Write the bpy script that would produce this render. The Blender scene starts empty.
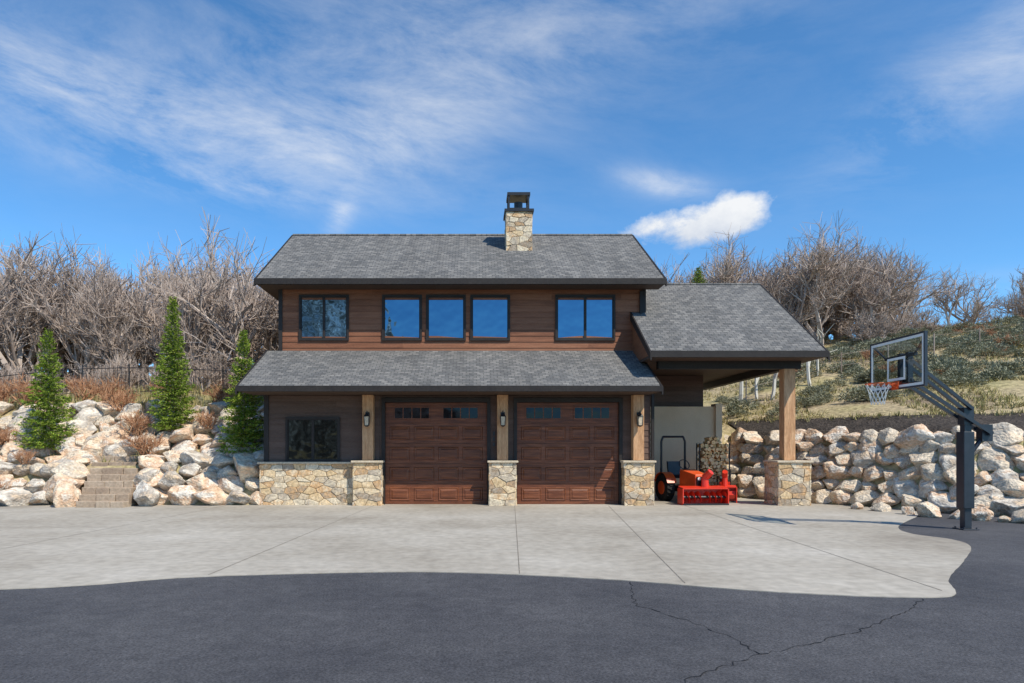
import bpy, bmesh, math, random
from mathutils import Vector, Matrix, noise
random.seed(11)
R=random.uniform
scene=bpy.context.scene
scene.view_settings.view_transform='Standard'
scene.view_settings.look='None'
scene.view_settings.exposure=0

# ------------------------------------------------------------------ helpers
class MB:
    def __init__(s): s.v=[];s.f=[];s.m=[]
    def add(s,vs,fs,m=0):
        o=len(s.v); s.v+= [tuple(p) for p in vs]
        for f in fs: s.f.append(tuple(i+o for i in f)); s.m.append(m)
    def box(s,x0,x1,y0,y1,z0,z1,m=0):
        s.add([(x0,y0,z0),(x1,y0,z0),(x1,y1,z0),(x0,y1,z0),(x0,y0,z1),(x1,y0,z1),(x1,y1,z1),(x0,y1,z1)],
          [(0,3,2,1),(4,5,6,7),(0,1,5,4),(1,2,6,5),(2,3,7,6),(3,0,4,7)],m)
    def tube(s,p0,p1,r0,r1,n=6,m=0,caps=True,roll=0.0):
        p0=Vector(p0);p1=Vector(p1);d=(p1-p0)
        if d.length<1e-6:return
        d.normalize()
        a=Vector((0,0,1)) if abs(d.z)<.9 else Vector((1,0,0))
        u=d.cross(a).normalized();w=d.cross(u)
        vs=[]
        for (p,r) in ((p0,r0),(p1,r1)):
            for i in range(n):
                t=2*math.pi*i/n+roll
                vs.append(p+u*(math.cos(t)*r)+w*(math.sin(t)*r))
        fs=[(i,(i+1)%n,n+(i+1)%n,n+i) for i in range(n)]
        if caps: fs+=[tuple(range(n-1,-1,-1)),tuple(range(n,2*n))]
        s.add(vs,fs,m)
    def path(s,pts,r,n=6,m=0):
        for a,b in zip(pts[:-1],pts[1:]): s.tube(a,b,r,r,n,m)
    def prof(s,prof,x0,x1,m=0,mtop=None,topidx=()):
        n=len(prof)
        vs=[(x0,y,z) for y,z in prof]+[(x1,y,z) for y,z in prof]
        o=len(s.v); s.v+=vs
        for i in range(n):
            j=(i+1)%n
            s.f.append((o+i,o+j,o+n+j,o+n+i)); s.m.append(mtop if i in topidx else m)
        s.f.append(tuple(o+i for i in range(n-1,-1,-1))); s.m.append(m)
        s.f.append(tuple(o+n+i for i in range(n))); s.m.append(m)
def link(o,parent=None):
    scene.collection.objects.link(o)
    if parent: o.parent=parent
    return o
def obj(name,mb,mats,parent=None,smooth=False,loc=None,rot=None,fixn=True,bevel=0):
    me=bpy.data.meshes.new(name); me.from_pydata(mb.v,[],mb.f)
    if not isinstance(mats,(list,tuple)): mats=[mats]
    for m in mats: me.materials.append(m)
    me.polygons.foreach_set('material_index',mb.m)
    if smooth: me.polygons.foreach_set('use_smooth',[True]*len(mb.f))
    me.update()
    if fixn:
        bm=bmesh.new();bm.from_mesh(me);bmesh.ops.recalc_face_normals(bm,faces=bm.faces);bm.to_mesh(me);bm.free()
    o=bpy.data.objects.new(name,me)
    if loc: o.location=loc
    if rot: o.rotation_euler=rot
    link(o,parent)
    if bevel:
        b=o.modifiers.new('bevel','BEVEL');b.width=bevel;b.segments=2;b.limit_method='ANGLE'
    return o
def empty(name,loc=(0,0,0),rot=(0,0,0),parent=None):
    o=bpy.data.objects.new(name,None);o.location=loc;o.rotation_euler=rot;o.empty_display_size=.3
    return link(o,parent)
def inst(name,me,parent,loc,rot=(0,0,0),sc=(1,1,1)):
    o=bpy.data.objects.new(name,me);o.location=loc;o.rotation_euler=rot;o.scale=sc
    return link(o,parent)

# ------------------------------------------------------------------ materials
def make(name,cols,scale=3,rough=.8,bump=.2,bscale=30,island=0,objrand=0,metal=0,spec=.3,stretch=(1,1,1),detail=6,lo=.3,hi=.7,fine=0.25,bdist=.02):
    m=bpy.data.materials.new(name);m.use_nodes=True
    N=m.node_tree.nodes;L=m.node_tree.links
    b=N['Principled BSDF'];b.inputs['Roughness'].default_value=rough;b.inputs['Metallic'].default_value=metal
    b.inputs['Specular IOR Level'].default_value=spec
    tc=N.new('ShaderNodeTexCoord');mp=N.new('ShaderNodeMapping');mp.inputs['Scale'].default_value=stretch
    L.new(tc.outputs['Object'],mp.inputs[0])
    n=N.new('ShaderNodeTexNoise');n.inputs['Scale'].default_value=scale;n.inputs['Detail'].default_value=detail
    n.inputs['Roughness'].default_value=.62
    L.new(mp.outputs[0],n.inputs['Vector'])
    mr=N.new('ShaderNodeMapRange');mr.inputs[1].default_value=lo;mr.inputs[2].default_value=hi
    L.new(n.outputs['Fac'],mr.inputs[0])
    fac=mr.outputs[0]
    if island or objrand:
        g=N.new('ShaderNodeNewGeometry') if island else N.new('ShaderNodeObjectInfo')
        mx=N.new('ShaderNodeMix');mx.inputs[0].default_value=island or objrand
        L.new(fac,mx.inputs[2]);L.new(g.outputs['Random Per Island' if island else 'Random'],mx.inputs[3]);fac=mx.outputs[0]
    r=N.new('ShaderNodeValToRGB');e=r.color_ramp.elements
    k=len(cols)
    for i,c in enumerate(cols):
        p=i/(k-1) if k>1 else 0
        if i==0: e[0].position=0;el=e[0]
        elif i==k-1: e[-1].position=1;el=e[-1]
        else: el=e.new(p)
        el.color=(*c,1)
    L.new(fac,r.inputs[0])
    col=r.outputs[0]
    if fine or bump:
        n2=N.new('ShaderNodeTexNoise');n2.inputs['Scale'].default_value=bscale;n2.inputs['Detail'].default_value=5
        L.new(mp.outputs[0],n2.inputs['Vector'])
    if fine:
        mr2=N.new('ShaderNodeMapRange');mr2.inputs[1].default_value=.25;mr2.inputs[2].default_value=.75
        mr2.inputs[3].default_value=1-fine;mr2.inputs[4].default_value=1+fine
        L.new(n2.outputs['Fac'],mr2.inputs[0])
        vm=N.new('ShaderNodeVectorMath');vm.operation='SCALE';L.new(col,vm.inputs[0]);L.new(mr2.outputs[0],vm.inputs['Scale']);col=vm.outputs[0]
    L.new(col,b.inputs['Base Color'])
    if bump:
        bp=N.new('ShaderNodeBump');bp.inputs['Strength'].default_value=bump;bp.inputs['Distance'].default_value=bdist
        L.new(n2.outputs['Fac'],bp.inputs['Height']);L.new(bp.outputs[0],b.inputs['Normal'])
    return m

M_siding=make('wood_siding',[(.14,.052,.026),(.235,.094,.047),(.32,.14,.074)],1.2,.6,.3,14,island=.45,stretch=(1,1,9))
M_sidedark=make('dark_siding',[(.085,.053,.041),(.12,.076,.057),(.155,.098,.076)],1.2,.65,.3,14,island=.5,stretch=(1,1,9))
M_trim=make('dark_trim',[(.022,.018,.016),(.035,.028,.025)],3,.55,.05,30)
M_fascia=make('fascia',[(.02,.016,.015),(.03,.025,.022)],2,.6,.05,20)
M_soffit=make('soffit',[(.06,.04,.03),(.095,.063,.047)],2,.7,.2,8,stretch=(1,8,1))
M_door=make('garage_door_wood',[(.08,.024,.010),(.16,.05,.020),(.26,.09,.038)],1.6,.45,.15,18,island=.12,stretch=(1,1,12),spec=.4,lo=.33,hi=.7)
M_post=make('timber_post',[(.38,.19,.09),(.53,.30,.155),(.62,.38,.21)],3,.7,.25,12,stretch=(6,6,.6))
M_stone=make('ashlar_stone',[(.42,.28,.15),(.60,.43,.24),(.68,.53,.34),(.42,.35,.27),(.72,.61,.44),(.58,.36,.18),(.33,.26,.19),(.55,.47,.37)],5,.85,.6,16,island=.78,fine=.4)
M_mortar=make('mortar',[(.23,.175,.115),(.32,.25,.175)],5,.9,.4,40)
M_cap=make('stone_cap',[(.50,.41,.29),(.62,.52,.39)],4,.85,.4,25)
M_rock=make('boulder',[(.40,.30,.20),(.66,.52,.37),(.50,.44,.36),(.74,.62,.47),(.60,.39,.25),(.70,.64,.55),(.38,.33,.28),(.66,.50,.34),(.33,.27,.21)],.9,.9,.9,7,objrand=.58,fine=.42,bdist=.06)
M_conc=make('concrete_pad',[(.24,.21,.17),(.345,.31,.258),(.41,.375,.32),(.48,.445,.39)],.28,.85,.15,6,detail=10,fine=.18,lo=.28,hi=.72)
M_retain=make('concrete_wall',[(.66,.49,.32),(.78,.61,.43)],.8,.9,.15,30,fine=.08)
M_joint=make('concrete_joint',[(.19,.165,.135),(.26,.235,.20)],2,.9,0,30)
M_crack=make('asphalt_crack',[(.014,.014,.016),(.022,.022,.024)],2,.9,0,30)
M_black=make('black_metal',[(.012,.012,.014),(.022,.022,.025)],5,.4,.02,30,fine=.1,spec=.5)
M_pole=make('pole_paint',[(.018,.023,.032),(.03,.036,.048)],5,.35,.02,30,fine=.1,spec=.5)
M_red=make('red_paint',[(.62,.03,.012),(.72,.05,.02)],3,.35,.02,30,fine=.1,spec=.5)
M_torange=make('tractor_paint',[(.72,.085,.015),(.8,.12,.025)],3,.35,.02,30,fine=.1,spec=.5)
M_orange=make('orange_rim',[(.65,.09,.02),(.75,.12,.03)],3,.4,0,30,fine=.05)
M_tire=make('tire_rubber',[(.015,.015,.015),(.03,.029,.028)],8,.9,.3,40)
M_white=make('white_paint',[(.72,.72,.7),(.8,.8,.78)],5,.5,0,30,fine=.04)
M_log=make('firewood',[(.50,.27,.10),(.8,.54,.25),(.84,.63,.35),(.3,.17,.09)],8,.9,.3,30,island=.7)
def simple(name,cols):
    m=bpy.data.materials.new(name);m.use_nodes=True;N=m.node_tree.nodes;L=m.node_tree.links
    b=N['Principled BSDF'];N.remove(b);b=N.new('ShaderNodeBsdfDiffuse');L.new(b.outputs[0],N['Material Output'].inputs[0])
    g=N.new('ShaderNodeNewGeometry');r=N.new('ShaderNodeValToRGB');e=r.color_ramp.elements;k=len(cols)
    for i,c in enumerate(cols):
        if i==0: e[0].position=0;el=e[0]
        elif i==k-1: e[-1].position=1;el=e[-1]
        else: el=e.new(i/(k-1))
        el.color=(*c,1)
    L.new(g.outputs['Random Per Island'],r.inputs[0]);L.new(r.outputs[0],b.inputs[0]);return m
M_bark=simple('oak_bark',[(.26,.20,.165),(.41,.33,.28),(.53,.445,.385)])
M_redtwig=simple('shrub_twig',[(.26,.12,.065),(.44,.23,.13),(.52,.33,.2)])
M_needle=simple('spruce_needle',[(.065,.12,.018),(.17,.245,.035),(.31,.37,.06)])
M_sage=simple('sage_leaf',[(.15,.16,.10),(.27,.275,.19),(.38,.37,.27)])
M_grass=simple('grass_blade',[(.17,.19,.07),(.36,.30,.13),(.50,.41,.23),(.27,.26,.10)])
M_step=make('stone_step',[(.26,.19,.14),(.38,.29,.21),(.46,.37,.28)],2,.9,.5,14,island=.5)
M_gravel=make('mulch',[(.035,.028,.023),(.085,.068,.055)],3,.95,1,14,fine=.5,bdist=.08)
M_aspen=simple('pale_bark',[(.5,.47,.4),(.65,.62,.55)])

def glass(name,col,rough=.02):
    m=bpy.data.materials.new(name);m.use_nodes=True;b=m.node_tree.nodes['Principled BSDF']
    N=m.node_tree.nodes;L=m.node_tree.links
    b.inputs['Base Color'].default_value=(*col,1);b.inputs['Metallic'].default_value=1;b.inputs['Roughness'].default_value=rough
    tc=N.new('ShaderNodeTexCoord');n=N.new('ShaderNodeTexNoise');n.inputs['Scale'].default_value=1.5;L.new(tc.outputs['Object'],n.inputs['Vector'])
    bp=N.new('ShaderNodeBump');bp.inputs['Strength'].default_value=.3;bp.inputs['Distance'].default_value=.05
    L.new(n.outputs['Fac'],bp.inputs['Height']);L.new(bp.outputs[0],b.inputs['Normal'])
    return m
M_glass=glass('window_glass',(.10,.19,.27))
M_glassd=glass('dark_glass',(.06,.07,.065),.05)
M_glassg=glass('garage_glass',(.022,.022,.025),.08)
def bb_glass():
    m=bpy.data.materials.new('backboard_glass');m.use_nodes=True;N=m.node_tree.nodes;L=m.node_tree.links
    N.remove(N['Principled BSDF']);t=N.new('ShaderNodeBsdfTransparent');g=N.new('ShaderNodeBsdfGlossy');g.inputs['Roughness'].default_value=.02
    t.inputs[0].default_value=(.86,.9,.9,1)
    mx=N.new('ShaderNodeMixShader');mx.inputs[0].default_value=.12
    L.new(t.outputs[0],mx.inputs[1]);L.new(g.outputs[0],mx.inputs[2]);L.new(mx.outputs[0],N['Material Output'].inputs[0]);return m
M_bbg=bb_glass()

def shingle():
    m=bpy.data.materials.new('asphalt_shingle');m.use_nodes=True;N=m.node_tree.nodes;L=m.node_tree.links
    b=N['Principled BSDF'];b.inputs['Roughness'].default_value=.9;b.inputs['Specular IOR Level'].default_value=.2
    tc=N.new('ShaderNodeTexCoord');br=N.new('ShaderNodeTexBrick')
    br.inputs['Color1'].default_value=(.118,.118,.118,1);br.inputs['Color2'].default_value=(.215,.206,.194,1);br.inputs['Mortar'].default_value=(.055,.055,.055,1)
    br.inputs['Scale'].default_value=1;br.inputs['Brick Width'].default_value=.2;br.inputs['Row Height'].default_value=.115;br.inputs['Mortar Size'].default_value=.009
    br.inputs['Bias'].default_value=-.1;br.inputs['Mortar Smooth'].default_value=.3
    L.new(tc.outputs['Object'],br.inputs['Vector'])
    n=N.new('ShaderNodeTexNoise');n.inputs['Scale'].default_value=9;n.inputs['Detail'].default_value=6;L.new(tc.outputs['Object'],n.inputs['Vector'])
    mr=N.new('ShaderNodeMapRange');mr.inputs[1].default_value=.3;mr.inputs[2].default_value=.7;mr.inputs[3].default_value=.78;mr.inputs[4].default_value=1.22
    L.new(n.outputs['Fac'],mr.inputs[0])
    n3=N.new('ShaderNodeTexNoise');n3.inputs['Scale'].default_value=.5;n3.inputs['Detail'].default_value=3
    mp=N.new('ShaderNodeMapping');mp.inputs['Scale'].default_value=(3,.4,1);L.new(tc.outputs['Object'],mp.inputs[0]);L.new(mp.outputs[0],n3.inputs['Vector'])
    mr3=N.new('ShaderNodeMapRange');mr3.inputs[1].default_value=.3;mr3.inputs[2].default_value=.7;mr3.inputs[3].default_value=.88;mr3.inputs[4].default_value=1.12
    L.new(n3.outputs['Fac'],mr3.inputs[0])
    mu=N.new('ShaderNodeMath');mu.operation='MULTIPLY';L.new(mr.outputs[0],mu.inputs[0]);L.new(mr3.outputs[0],mu.inputs[1])
    vm=N.new('ShaderNodeVectorMath');vm.operation='SCALE';L.new(br.outputs['Color'],vm.inputs[0]);L.new(mu.outputs[0],vm.inputs['Scale'])
    L.new(vm.outputs[0],b.inputs['Base Color'])
    bp=N.new('ShaderNodeBump');bp.inputs['Strength'].default_value=.5;bp.inputs['Distance'].default_value=.012
    L.new(br.outputs['Color'],bp.inputs['Height']);L.new(bp.outputs[0],b.inputs['Normal'])
    return m
M_roof=shingle()

def asphalt():
    m=bpy.data.materials.new('asphalt');m.use_nodes=True;N=m.node_tree.nodes;L=m.node_tree.links
    b=N['Principled BSDF'];b.inputs['Roughness'].default_value=.8;b.inputs['Specular IOR Level'].default_value=.35
    tc=N.new('ShaderNodeTexCoord')
    def ns(s,d,r=.6):
        n=N.new('ShaderNodeTexNoise');n.inputs['Scale'].default_value=s;n.inputs['Detail'].default_value=d;n.inputs['Roughness'].default_value=r
        L.new(tc.outputs['Object'],n.inputs['Vector']);return n.outputs['Fac']
    def rng(f,a,b_,lo=.3,hi=.7):
        mr=N.new('ShaderNodeMapRange');mr.inputs[1].default_value=lo;mr.inputs[2].default_value=hi;mr.inputs[3].default_value=a;mr.inputs[4].default_value=b_;L.new(f,mr.inputs[0]);return mr.outputs[0]
    r=N.new('ShaderNodeValToRGB');e=r.color_ramp.elements;e[0].position=.3;e[0].color=(.041,.041,.047,1);e[1].position=.75;e[1].color=(.094,.092,.096,1)
    L.new(ns(.4,9,.68),r.inputs[0])
    v=ns(45,4)
    mu=N.new('ShaderNodeMath');mu.operation='MULTIPLY';L.new(rng(v,.5,1.5),mu.inputs[0]);L.new(rng(ns(6,7,.7),.8,1.22),mu.inputs[1])
    vm=N.new('ShaderNodeVectorMath');vm.operation='SCALE';L.new(r.outputs[0],vm.inputs[0]);L.new(mu.outputs[0],vm.inputs['Scale']);L.new(vm.outputs[0],b.inputs['Base Color'])
    bp=N.new('ShaderNodeBump');bp.inputs['Strength'].default_value=.6;bp.inputs['Distance'].default_value=.012;L.new(v,bp.inputs['Height']);L.new(bp.outputs[0],b.inputs['Normal'])
    return m
M_asph=asphalt()
def terrain_mat():
    m=bpy.data.materials.new('hillside');m.use_nodes=True;N=m.node_tree.nodes;L=m.node_tree.links
    b=N['Principled BSDF'];b.inputs['Roughness'].default_value=.95;b.inputs['Specular IOR Level'].default_value=.1
    tc=N.new('ShaderNodeTexCoord')
    def ns(s,d=6):
        n=N.new('ShaderNodeTexNoise');n.inputs['Scale'].default_value=s;n.inputs['Detail'].default_value=d;L.new(tc.outputs['Object'],n.inputs['Vector']);return n.outputs['Fac']
    r=N.new('ShaderNodeValToRGB');e=r.color_ramp.elements
    e[0].position=.3;e[0].color=(.22,.165,.115,1);e[1].position=.78;e[1].color=(.22,.225,.10,1)
    a=e.new(.45);a.color=(.40,.32,.20,1);a=e.new(.60);a.color=(.38,.32,.17,1)
    L.new(ns(.3,8),r.inputs[0])
    mr=N.new('ShaderNodeMapRange');mr.inputs[1].default_value=.3;mr.inputs[2].default_value=.7;mr.inputs[3].default_value=.6;mr.inputs[4].default_value=1.35
    f=ns(6,6);L.new(f,mr.inputs[0])
    vm=N.new('ShaderNodeVectorMath');vm.operation='SCALE';L.new(r.outputs[0],vm.inputs[0]);L.new(mr.outputs[0],vm.inputs['Scale']);L.new(vm.outputs[0],b.inputs['Base Color'])
    bp=N.new('ShaderNodeBump');bp.inputs['Strength'].default_value=.8;bp.inputs['Distance'].default_value=.1;L.new(f,bp.inputs['Height']);L.new(bp.outputs[0],b.inputs['Normal'])
    return m
M_terr=terrain_mat()

# ------------------------------------------------------------------ terrain
def pw(t,pts):
    if t<=pts[0][0]: return pts[0][1]
    for (a,za),(b,zb) in zip(pts[:-1],pts[1:]):
        if t<=b: return za+(zb-za)*(t-a)/(b-a)
    return pts[-1][1]
LP=[(0,0),(.9,1.15),(1.5,1.4),(3.6,3.0),(6,3.4),(14,4.5),(25,6.4),(45,8),(100,9),(400,4)]
MP=[(0,0),(.3,3.1),(3,3.3),(10,4.5),(21,6.4),(45,8),(100,9),(400,4)]
RP=[(0,0),(1.4,2.1),(3.2,2.62),(22,6.6),(30,7.8),(45,8.4),(100,9),(400,4)]
def ybR(x): return pw(x,[(8.6,24),(9.4,22.9),(13,17.3),(16,15.6),(24,14),(60,10),(400,0)])
def H(x,y):
    l=pw(y-20.2,LP);m=pw(y-24.1,MP);r=pw(y-ybR(x),RP)
    t=y-ybR(x)
    if t>4: r+=min(1,(t-4)/18)*max(-.5,min(3.2,(x-17)*.10))
    if x<-5.9:
        k=min(1,max(0,(-5.9-x)/.3));z=m*(1-k)+l*k
    else:
        k=min(1,max(0,(x-8.6)/.5));z=m*(1-k)+r*k
    if z>2.8: z+=min(1,(z-2.8))*(noise.noise((x*.12,y*.12,0))*.7+noise.noise((x*.5,y*.5,3))*.18)
    return z
xs=[-400,-200,-120,-80,-60,-50,-45,-40,-37,-34]+[-32+.35*i for i in range(165)]
xs+=[xs[-1]+1.2*i for i in range(1,30)]+[75,90,120,200,400]
ys=[-400,-200,-100,-50,-20,0,8,12]+[13+.3*i for i in range(70)]+[35+i for i in range(40)]+[80,90,110,150,220,400]
mb=MB();nx=len(xs)
for y in ys:
    for x in xs: mb.v.append((x,y,H(x,y)))
for j in range(len(ys)-1):
    for i in range(nx-1):
        a=j*nx+i;mb.f.append((a,a+1,a+nx+1,a+nx));mb.m.append(0)
obj('ground_terrain',mb,M_terr,smooth=True,fixn=False)

def sheet(name,pts,z,mat,thick=0):
    mb=MB();n=len(pts)
    mb.add([(x,y,z) for x,y in pts],[tuple(range(n))])
    if thick:
        o=len(mb.v);mb.v+=[(x,y,z-thick) for x,y in pts]
        for i in range(n):
            j=(i+1)%n;mb.f.append((i,o+i,o+j,j));mb.m.append(0)
    me_o=obj(name,mb,mat,fixn=False)
    bm=bmesh.new();bm.from_mesh(me_o.data);bmesh.ops.triangulate(bm,faces=[f for f in bm.faces if len(f.verts)>4]);bmesh.ops.recalc_face_normals(bm,faces=bm.faces)
    for f in bm.faces:
        if abs(f.normal.z)>.9 and f.normal.z<0: f.normal_flip()
    bm.to_mesh(me_o.data);bm.free();return me_o
sheet('asphalt_driveway',[(-45,-45),(45,-45),(45,11.6),(24,14.3),(16,15.9),(13,17.5),(11,20.5),(-45,20.5)],.004,M_asph)
def catmull(P,k=8):
    out=[]
    for i in range(len(P)-1):
        p0=P[max(i-1,0)];p1=P[i];p2=P[i+1];p3=P[min(i+2,len(P)-1)]
        for j in range(k):
            t=j/k
            out.append(tuple(.5*((2*p1[a])+(-p0[a]+p2[a])*t+(2*p0[a]-5*p1[a]+4*p2[a]-p3[a])*t*t+(-p0[a]+3*p1[a]-3*p2[a]+p3[a])*t**3) for a in (0,1)))
    out.append(P[-1]);return out
front=catmull([(-40,6.2),(-20,6.8),(-12,7.35),(-5.7,8.25),(-3.63,9.05),(-.73,9.4),(1.65,8.9),(3.42,8.15),(4.89,7.82),(5.6,7.95),(6.2,8.9),(7.4,10.3),(8.6,11.8),(8.9,12.7),(8.7,13.6),(9.3,14.9),(11.6,17.6)])
front=[(x+.012*noise.noise((x*5,y*5,0)),y+.02*noise.noise((x*5,y*5,7))) for x,y in front]
sheet('concrete_pad',front+[(12.2,19.3),(10.3,22.8),(8.9,24.3),(5.2,24.3),(5.2,21.5),(-40,20.6)],.014,M_conc,.014)
def strip(mb,pts,w,z,jit=0):
    for a,b in zip(pts[:-1],pts[1:]):
        a=Vector((*a,0));b=Vector((*b,0));d=(b-a);L_=d.length;d.normalize();n=Vector((-d.y,d.x,0))
        if jit:
            k=max(2,int(L_/.07));P=[a+d*(L_*i/k)+n*(R(-jit,jit) if 0<i<k else 0) for i in range(k+1)]
        else: P=[a,b]
        for p,q in zip(P[:-1],P[1:]):
            ww=w*(R(.3,1.4) if jit else 1)
            mb.add([(p.x-n.x*ww,p.y-n.y*ww,z),(q.x-n.x*ww,q.y-n.y*ww,z),(q.x+n.x*ww,q.y+n.y*ww,z),(p.x+n.x*ww,p.y+n.y*ww,z)],[(0,1,2,3)])
mb=MB()
for P in ([(1.22,20),(.63,9.25)],[(3.95,19.9),(2.67,8.6)],[(-2.9,20),(-3.55,9.15)],[(-7.2,20),(-8.2,8.2)],[(6.2,20),(5.6,8.15)],[(-40,14.6),(8.6,14.6)],[(-12,20),(-13,7.8)]):
    strip(mb,P,.0065,.018)
obj('concrete_joints',mb,M_joint)
mb=MB()
for P in ([(2.0,8.7),(1.77,7.43),(2.15,6.75),(2.35,6.12),(2.39,5.68),(1.75,5.2),(1.1,4.6)],[(2.39,5.68),(3.0,6.0),(3.8,6.53),(4.6,7.2),(5.1,7.75)]):
    strip(mb,P,.005,.009,.03)
obj('asphalt_cracks',mb,M_crack)
mb=MB();X=[9.6+.4*i for i in range(75)];T=[1.3,1.7,2.1,2.5,2.9,3.3]
for x in X:
    for t in T: mb.v.append((x,ybR(x)+t,H(x,ybR(x)+t)+.05))
for i in range(len(X)-1):
    for j in range(5):
        a=i*6+j;mb.f.append((a,a+6,a+7,a+1));mb.m.append(0)
obj('mulch_bed',mb,M_gravel,smooth=True)

# ------------------------------------------------------------------ house
house=empty('garage_house')
def siding(mb,F,w,z0,z1,holes=(),h=.2,top=None):
    n=max(1,round((z1-z0)/h));h=(z1-z0)/n
    for i in range(n):
        a=z0+i*h;b=a+h;c=(a+b)/2
        lo,hi=0,w
        if top:
            lo,hi=top(b)
            if hi-lo<.1: continue
        segs=[(lo,hi)]
        for (x0,x1,h0,h1) in holes:
            if h0<c<h1:
                ns=[]
                for s,e in segs:
                    if x1<=s or x0>=e: ns.append((s,e));continue
                    if x0>s: ns.append((s,x0))
                    if x1<e: ns.append((x1,e))
                segs=ns
        for s,e in segs:
            while s<e-.02:
                q=min(e,s+R(1.8,4.2))
                if e-q<.5:q=e
                bb=b-.003
                mb.add([F(s+.001,a,0),F(q-.001,a,0),F(q-.001,a,.028),F(s+.001,a,.028),F(s+.001,bb,0),F(q-.001,bb,0),F(q-.001,bb,.012),F(s+.001,bb,.012)],
                   [(0,3,2,1),(4,5,6,7),(0,1,5,4),(1,2,6,5),(2,3,7,6),(3,0,4,7)])
                s=q
def clip(poly,px,py,nx_,ny_):
    out=[];n=len(poly)
    for i in range(n):
        a=poly[i];b=poly[(i+1)%n]
        da=(a[0]-px)*nx_+(a[1]-py)*ny_;db=(b[0]-px)*nx_+(b[1]-py)*ny_
        if da<=0: out.append(a)
        if (da<0<db) or (db<0<da):
            t=da/(da-db);out.append((a[0]+(b[0]-a[0])*t,a[1]+(b[1]-a[1])*t))
    return out
def ashlar(mb,F,w,h,c=0.02):
    sy=1.9
    cw,chh=.34,.175
    nx_=max(1,round(w/cw));ny_=max(2,round(h/chh));P=[]
    for j in range(-1,ny_+1):
        for i in range(-1,nx_+1):
            if random.random()<.14: continue
            P.append(((i+.5+(.5 if j%2 else 0)*.8+R(-.38,.38))*w/nx_,(j+.5+R(-.3,.3))*h/ny_*sy))
    for k,(px,py) in enumerate(P):
        poly=[(0,0),(w,0),(w,h*sy),(0,h*sy)]
        for l,(qx,qy) in enumerate(P):
            if l==k: continue
            dx_,dy_=qx-px,qy-py;dd=math.hypot(dx_,dy_)
            if dd>1.8 or dd<1e-4: continue
            g=.008
            poly=clip(poly,(px+qx)/2-dx_/dd*g,(py+qy)/2-dy_/dd*g,dx_/dd,dy_/dd)
            if len(poly)<3: break
        if len(poly)<3: continue
        q=[(x,y/sy) for x,y in poly];n=len(q)
        cx=sum(x for x,_ in q)/n;cy=sum(y for _,y in q)/n
        p=c+R(0,.03);tx,ty=R(-.03,.03),R(-.03,.03)
        vs=[F(x,y,-.01) for x,y in q]+[F(x,y,p*.8) for x,y in q]+[F(cx+(x-cx)*.9,cy+(y-cy)*.88,p+(x-cx)*tx+(y-cy)*ty) for x,y in q]
        fs=[(i,(i+1)%n,n+(i+1)%n,n+i) for i in range(n)]+[(n+i,n+(i+1)%n,2*n+(i+1)%n,2*n+i) for i in range(n)]+[tuple(range(2*n,3*n))]
        mb.add(vs,fs)
stone=MB();mort=MB();cap=MB()
def pier(x0,x1,y0,y1,z0,z1,sides='flr',capz=True):
    mort.box(x0+.016,x1-.016,y0+.016,y1-.001,z0,z1)
    if 'f' in sides: ashlar(stone,lambda a,b,c:Vector((x0+a,y0+.03-c,z0+b)),x1-x0,z1-z0)
    if 'l' in sides: ashlar(stone,lambda a,b,c:Vector((x0+.03-c,y0+a,z0+b)),y1-y0,z1-z0)
    if 'r' in sides: ashlar(stone,lambda a,b,c:Vector((x1-.03+c,y0+a,z0+b)),y1-y0,z1-z0)
    if 'b' in sides: ashlar(stone,lambda a,b,c:Vector((x0+a,y1-.03+c,z0+b)),x1-x0,z1-z0)
    if capz: cap.box(x0-.05,x1+.05,y0-.06,y1,z1,z1+.06)
WY=20.4;UYW=21.8
XL,XR=-6.2,5.28
ZT=3.27
core=MB()
core.box(XL,XR,20.56,28.9,0,4.0)
core.box(XL,-2.72,WY,20.558,0,ZT-.005)
core.box(.51,1.22,WY,20.558,0,ZT-.005);core.box(4.45,XR,WY,20.558,0,ZT-.005)
core.box(-2.72,.51,WY,20.558,3.09,ZT-.005);core.box(1.22,4.45,WY,20.558,3.09,ZT-.005)
obj('wall_lower',core,M_sidedark,house)
up=MB();UL,UR=-6.16,5.47
up.prof([(UYW,4.002),(UYW,7.05),(25.4,9.28),(29,7.05),(29,4.002)],UL,UR)
obj('wall_upper',up,M_sidedark,house)
wins_u=[(-5.49,-4.02,5.18,6.52,2),(-2.84,-1.69,5.18,6.52,1),(-1.44,-.29,5.18,6.52,1),(-.03,1.12,5.18,6.52,1),(2.68,4.47,5.18,6.52,2)]
s=MB()
siding(s,lambda a,b,c:Vector((UL+a,UYW-c,b)),UR-UL,4.7,7.0,[(w[0]-UL,w[1]-UL,w[2],w[3]) for w in wins_u],h=.19)
gt=lambda b:(max(0,(b-6.95)/.63),min(7.2,7.2-(b-6.95)/.63)) if b>7 else (0,7.2)
siding(s,lambda a,b,c:Vector((UR+c,UYW+a,b)),7.2,4.0,9.2,h=.19,top=gt)
siding(s,lambda a,b,c:Vector((UL-c,UYW+a,b)),7.2,4.0,9.2,h=.19,top=gt)
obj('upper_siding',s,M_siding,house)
s=MB()
wl=(-5.53,-4.03,1.34,2.56)
siding(s,lambda a,b,c:Vector((XL+a,WY-c,b)),-2.8-XL,1.2,ZT,[(wl[0]-XL,wl[1]-XL,wl[2],wl[3])],h=.175)
siding(s,lambda a,b,c:Vector((4.45+a,WY-c,b)),XR-4.45,1.2,ZT,h=.175)
siding(s,lambda a,b,c:Vector((.51+a,WY-c,b)),.71,1.2,ZT,h=.175)
siding(s,lambda a,b,c:Vector((XR+c,WY+a,b)),8.4,0,4.0,h=.175)
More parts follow.
